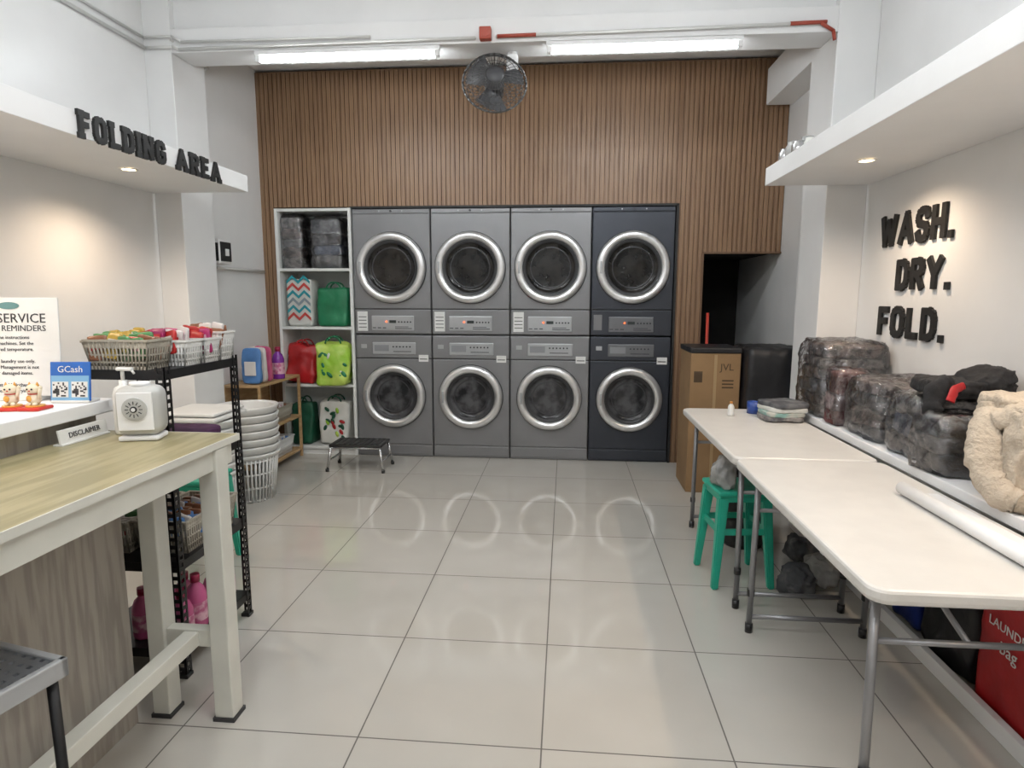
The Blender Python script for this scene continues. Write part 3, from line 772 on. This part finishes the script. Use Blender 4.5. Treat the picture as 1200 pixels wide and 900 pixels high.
# ---------------------------------------------------------------- folding tables
def ftable(cy,L=1.22,W=.61,cx=1.04,rz=0):
    b=B('folding_table',(cx,cy,0),rz)
    r=.045; pts=[]
    for (sx,sy,a0) in ((1,1,0),(-1,1,90),(-1,-1,180),(1,-1,270)):
        for k in range(7):
            a=math.radians(a0+90*k/6); pts.append((sx*(W/2-r)+r*math.cos(a),sy*(L/2-r)+r*math.sin(a)))
    t=bmesh.new()
    rings=[]
    for z,ins in ((.700,.010),(.706,.002),(.715,0),(.732,0),(.738,.003),(.741,.009)):
        rings.append([t.verts.new((x*(1-ins/(W/2)),y*(1-ins/(L/2)),z)) for x,y in pts])
    n=len(pts)
    for a,c in zip(rings,rings[1:]):
        for i in range(n): t.faces.new([a[i],a[(i+1)%n],c[(i+1)%n],c[i]])
    t.faces.new(rings[-1]); t.faces.new(rings[0][::-1])
    b.add(t,TABW)
    for sx in (-1,1): b.bx(sx*(W/2-.05)-.012,sx*(W/2-.05)+.012,-L/2+.08,L/2-.08,.672,.700,STEELG)
    for sy in (-1,1):
        yy=sy*(L/2-.10)
        for sx in (-1,1):
            b.tube([(sx*.235,yy-sy*.02,.69),(sx*.235,yy,.04)],.0125,STEELG,10)
            b.cyl((sx*.235,yy,.02),.016,.04,BLACK); b.cyl((sx*.235,yy,.18),.0155,.03,BLACK)
        b.seg((-.235,yy-sy*.015,.55),(.235,yy-sy*.015,.55),.009,STEELG); b.seg((-.235,yy,.07),(.235,yy,.07),.011,STEELG)
        b.seg((0,yy-sy*.015,.55),(0,sy*.12,.69),.008,STEELG)
    return b.done()
ftable(2.065); ftable(3.295)

b=B('wall_bench_ledge')
b.bx(1.365,XR-.002,.4,3.90,.735,.775,WHITE,.004)
b.bx(1.42,1.45,.4,3.90,0,.06,WHITE,.003)
for y in (.42,1.6,3.86): b.bx(1.46,XR-.002,y,y+.03,0,.735,WHITE)
b.done()
zl=.777
stack('folded_laundry_pile',(1.55,3.62,zl),(.35,.38,.40),[MIXC,PLAID,GREYC,PLAID,MIXC,PLAID],3)
stack('folded_laundry_pile',(1.46,3.30,zl),(.17,.15,.27),[MAROON,ROSEC,MAROON],4)
stack('folded_laundry_pile',(1.56,3.02,zl),(.34,.34,.27),[GREYC,PLAID,GREYC,PLAID],5)
stack('folded_laundry_pile',(1.54,2.66,zl),(.30,.24,.24),[GREYC,BLUEC,GREYC],6)
stack('folded_laundry_pile',(1.46,2.41,zl),(.22,.20,.21),[DARKC,GREYC,DARKC],8,amp=.014)
b=B('black_hooded_jacket',(1.57,2.58,1.045))
b.blob((0,.0,.035),(.30,.26,.07),BKC,.010,9,20,4,seed=4,crease=.010,cs=(12,12,12))
b.blob((.05,-.05,.075),(.17,.17,.06),BKC,.012,12,16,3,(0,-.25,.3),seed=6,crease=.010,cs=(14,14,14))
b.limb([(-.10,-.10,.045),(-.155,-.12,.03),(-.175,-.13,-.03),(-.172,-.135,-.08)],[.04,.042,.036,.03],BKC,seed=3,flat=.6,wr=.004)
b.limb([(-.07,-.13,.055),(-.115,-.155,.04),(-.135,-.165,.0)],[.015,.018,.016],REDB,seed=5,flat=.35,amp=.002)
b.done()
# beige fleece hooded jacket, folded and slumped on the ledge
b=B('beige_fleece_jacket',(1.515,2.08,zl))
b.blob((0.04,.04,.15),(.28,.22,.30),BEIGE,.010,7,34,5,seed=2,crease=.014,cs=(12,12,6))
b.blob((-.075,-.075,.155),(.15,.085,.31),BEIGE,.006,10,34,7,(.10,.03,.12),seed=5,crease=.011,cs=(18,18,6))
b.blob((.085,-.085,.15),(.15,.085,.30),BEIGE,.006,10,34,7,(.08,-.03,-.06),seed=6,crease=.011,cs=(18,18,6))
b.limb([(-.15,-.03,.265),(-.09,-.09,.305),(.02,-.11,.318),(.10,-.08,.305),(.14,.03,.285)],[.030,.036,.038,.036,.030],BEIGE,seed=9,amp=.004,wr=.006)
b.blob((0,.03,.305),(.27,.20,.07),BEIGE,.010,9,24,3.5,(0,.05,0),seed=9,crease=.010,cs=(14,14,14))
b.limb([(-.12,.03,.29),(-.165,-.01,.23),(-.18,-.04,.14),(-.165,-.09,.06),(-.13,-.135,.035)],[.042,.05,.05,.045,.034],BEIGE,seed=1,amp=.006,flat=.85,wr=.008)
b.limb([(-.135,-.135,.036),(-.105,-.16,.028),(-.08,-.173,.026)],[.031,.026,.026],mat('ribbed_cuff',(.34,.28,.21),.9,var=.1,bump=.6,bscale=90),seed=2,amp=.002)
b.limb([(.10,-.13,.05),(.06,-.165,.03),(.02,-.178,.027)],[.038,.032,.027],BEIGE,seed=6,amp=.004,wr=.004)
b.seg((.004,-.132,.28),(.004,-.148,.05),.0045,mat('zip_brown',(.2,.13,.08),.5),6)
b.tube([(-.03,-.145,.29),(-.045,-.155,.22),(-.04,-.150,.12)],.003,WHB); b.tube([(.03,-.15,.29),(.045,-.155,.23),(.04,-.150,.15)],.003,WHB)
b.done()
b=B('paper_roll',(1.21,1.80,.742))
b.seg((-.02,-.42,.024),(-.02,.42,.024),.022,WHITE,24); b.bx(-.02,.10,-.42,.42,0.001,.005,WHITE); b.done()
bottle('glue_bottle',(.97,3.66,.742),.085,.018,BOT,mat('cap_orange',(.6,.25,.05),.4),lab=LABEL)
b=B('blue_tape_roll',(1.13,3.76,.742)); b.lathe([(.02,0),(.04,0),(.04,.07),(.02,.07),(.02,0)],(0,0,0),mat('tape_blue',(.02,.06,.28),.35,var=.1),seg=32); b.done()
b=B('folded_cloth',(1.22,3.58,.742)); 
for k,m in enumerate((MIXC,mat('cloth_seafoam',(.25,.42,.38),.8,col2=(.5,.5,.45),vscale=14),WHB,GREYC)): b.blob((.005*k,0,.016+.025*k),(.21,.22,.030),m,.005,12,10,6,(0,0,.1*k),seed=k,crease=.003)
b.done()

b=B('cardboard_box',(1.075,4.72,0))
b.bx(-.175,.175,-.2,.2,0,1.03,CARD,.004); b.bx(-.18,.18,-.205,.205,1.03,1.07,BKB,.008)
b.bx(-.01,.01,-.202,-.2,.1,1.02,mat('packing_tape',(.36,.25,.13),.3))
b.text('JVL',.07,CARDD,T(.08,-.2015,.93)@FRONT)
for k in range(3): b.bx(.05,.13,-.2015,-.2,.78+.025*k,.79+.025*k,CARDD)
b.bx(-.15,-.09,-.2015,-.2,.82,.9,CARDD)
b.done()
b=B('black_wrapped_package',(1.47,4.64,0)); b.blob((0,0,.54),(.40,.46,1.08),BKB,.008,6,18,20,seed=3,crease=.008,cs=(6,6,4)); b.done()
b=B('red_broom',(1.17,5.2,0)); b.seg((0,0,.1),(0,.08,1.30),.012,mat('broom_red',(.5,.05,.03),.4),10); b.box((0,0,.1),(.04,.2,.1),mat('broom_red',(.5,.05,.03),.4),.01); b.box((0,0,.03),(.05,.22,.06),PINE,.005); b.done()

def pstool(loc,rz,h=.46):
    b=B('plastic_stool',loc,rz)
    b.box((0,0,h-.012),(.27,.27,.024),GREENP,.010,seg=3); b.box((0,0,h-.035),(.25,.25,.04),GREENP,.006)
    for sx in (-1,1):
        for sy in (-1,1):
            t=bmesh.new(); bmesh.ops.create_cube(t,size=1)
            for v in t.verts:
                top=v.co.z>0
                bx_,by_=(.105,.105) if top else (.14,.14)
                w=.05 if top else .032
                v.co=Vector((sx*bx_+v.co.x*w,sy*by_+v.co.y*w,h-.03 if top else 0))
            bmesh.ops.bevel(t,geom=t.edges[:],offset=.006,segments=2,affect='EDGES'); b.add(t,GREENP)
    for s_ in (-1,1):
        b.bx(-.12,.12,s_*.120-.006,s_*.120+.006,.27,.30,GREENP); b.bx(s_*.120-.006,s_*.120+.006,-.12,.12,.27,.30,GREENP)
    b.done()
pstool((.875,3.12,0),.1,.49); pstool((-1.93,3.0,0),0,.50)
CLR=mat('clear_plastic_bag',(.45,.45,.44),.2,var=.2,vscale=12,bump=.8,bscale=25,alpha=.7)
b=B('plastic_bag',(.80,3.08,.492)); b.blob((0,0,.08),(.13,.15,.17),CLR,.022,12,16,3,seed=1,taper=(.6,.6),crease=.010,cs=(16,16,8)); b.blob((0,0,.06),(.08,.09,.10),GREYC,.008,12,7,3,seed=4); b.done()
b=B('waste_bin',(1.05,3.58,0)); b.lathe([(0,0),(.11,0),(.14,.34),(.15,.34),(.15,.36),(.13,.36),(.12,.02)],(0,0,0),BLACK,seg=28); b.blob((0,0,.34),(.22,.22,.1),DARKC,.02,9,9,3,seed=3,crease=.01); b.done()
for k,(x,y,z) in enumerate(((1.30,3.35,0),(1.30,3.08,0),(1.14,2.96,0))):
    b=B('crumpled_plastic_bag',(x,y,z)); b.blob((0,0,.065),(.15,.16,.13),[GREYC,CLR,GREYC][k],.02,12,16,2.8,seed=k+11,crease=.012,cs=(14,14,14)); b.done()
tote('blue_bag',(1.61,2.74,0),(.2,.24,.46),BLB,BLB,seed=3,handles=False)
tote('black_bag',(1.60,2.40,0),(.22,.34,.52),BKB,BKB,seed=5,handles=False,amp=.02,taper=(.9,.8),crease=.012)
def redd(b,d):
    for k,(tx,sz) in enumerate((('LAUNDRY',.045),('bag',.06))): b.text(tx,sz,LABEL,T(-d[0]/2-.004,.0,d[2]*.66-.07*k)@FACENX)
tote('red_bag',(1.585,2.02,0),(.24,.30,.52),REDB,REDB,seed=6,handles=False,amp=.004,taper=(1,1),deco=redd,power=18,crease=.003)
tote('blue_bag',(1.60,1.76,0),(.22,.2,.2),BLB,BLB,seed=9,handles=False,amp=.02)
b=B('jar_cluster',(1.235,3.55,2.181)); TIN=mat('jar_silver',(.5,.5,.5),.25,.7,var=.1)
for k,(x,y,r,h,m) in enumerate(((0,.26,.035,.085,TIN),(.01,.16,.04,.10,CLR),(.05,.21,.035,.09,PK[6]),(.0,.05,.035,.08,TIN),(.06,.09,.04,.11,CLR),(.02,-.06,.03,.07,WHB),(.10,.0,.035,.09,GRB))):
    b.lathe([(0,0),(r,0),(r,h*.75),(r*.8,h*.85),(r*.8,h),(0,h)],(x,y,0),m,seg=20)
b.done()

# ---------------------------------------------------------------- world / camera
w=bpy.data.worlds.new('world'); sc.world=w; w.use_nodes=True
w.node_tree.nodes['Background'].inputs[0].default_value=(.8,.85,.9,1); w.node_tree.nodes['Background'].inputs[1].default_value=.3
th,ps,ro=.1402,.086,.0028
cy,sy=math.cos(ps),math.sin(ps);ct,st=math.cos(th),math.sin(th)
R=Vector((cy,sy,0));F0=Vector((-sy,cy,0));U0=Vector((0,0,1))
F=F0*ct-U0*st;U=U0*ct+F0*st
R,U=R*math.cos(ro)+U*math.sin(ro),U*math.cos(ro)-R*math.sin(ro)
M=Matrix((R,U,-F)).transposed().to_4x4(); M.translation=(0,0,1.4285)
cd=bpy.data.cameras.new('camera'); cd.sensor_width=36; cd.lens=725.4/1200*36; cd.clip_start=.05
co=bpy.data.objects.new('camera',cd); co.matrix_world=M; sc.collection.objects.link(co); sc.camera=co
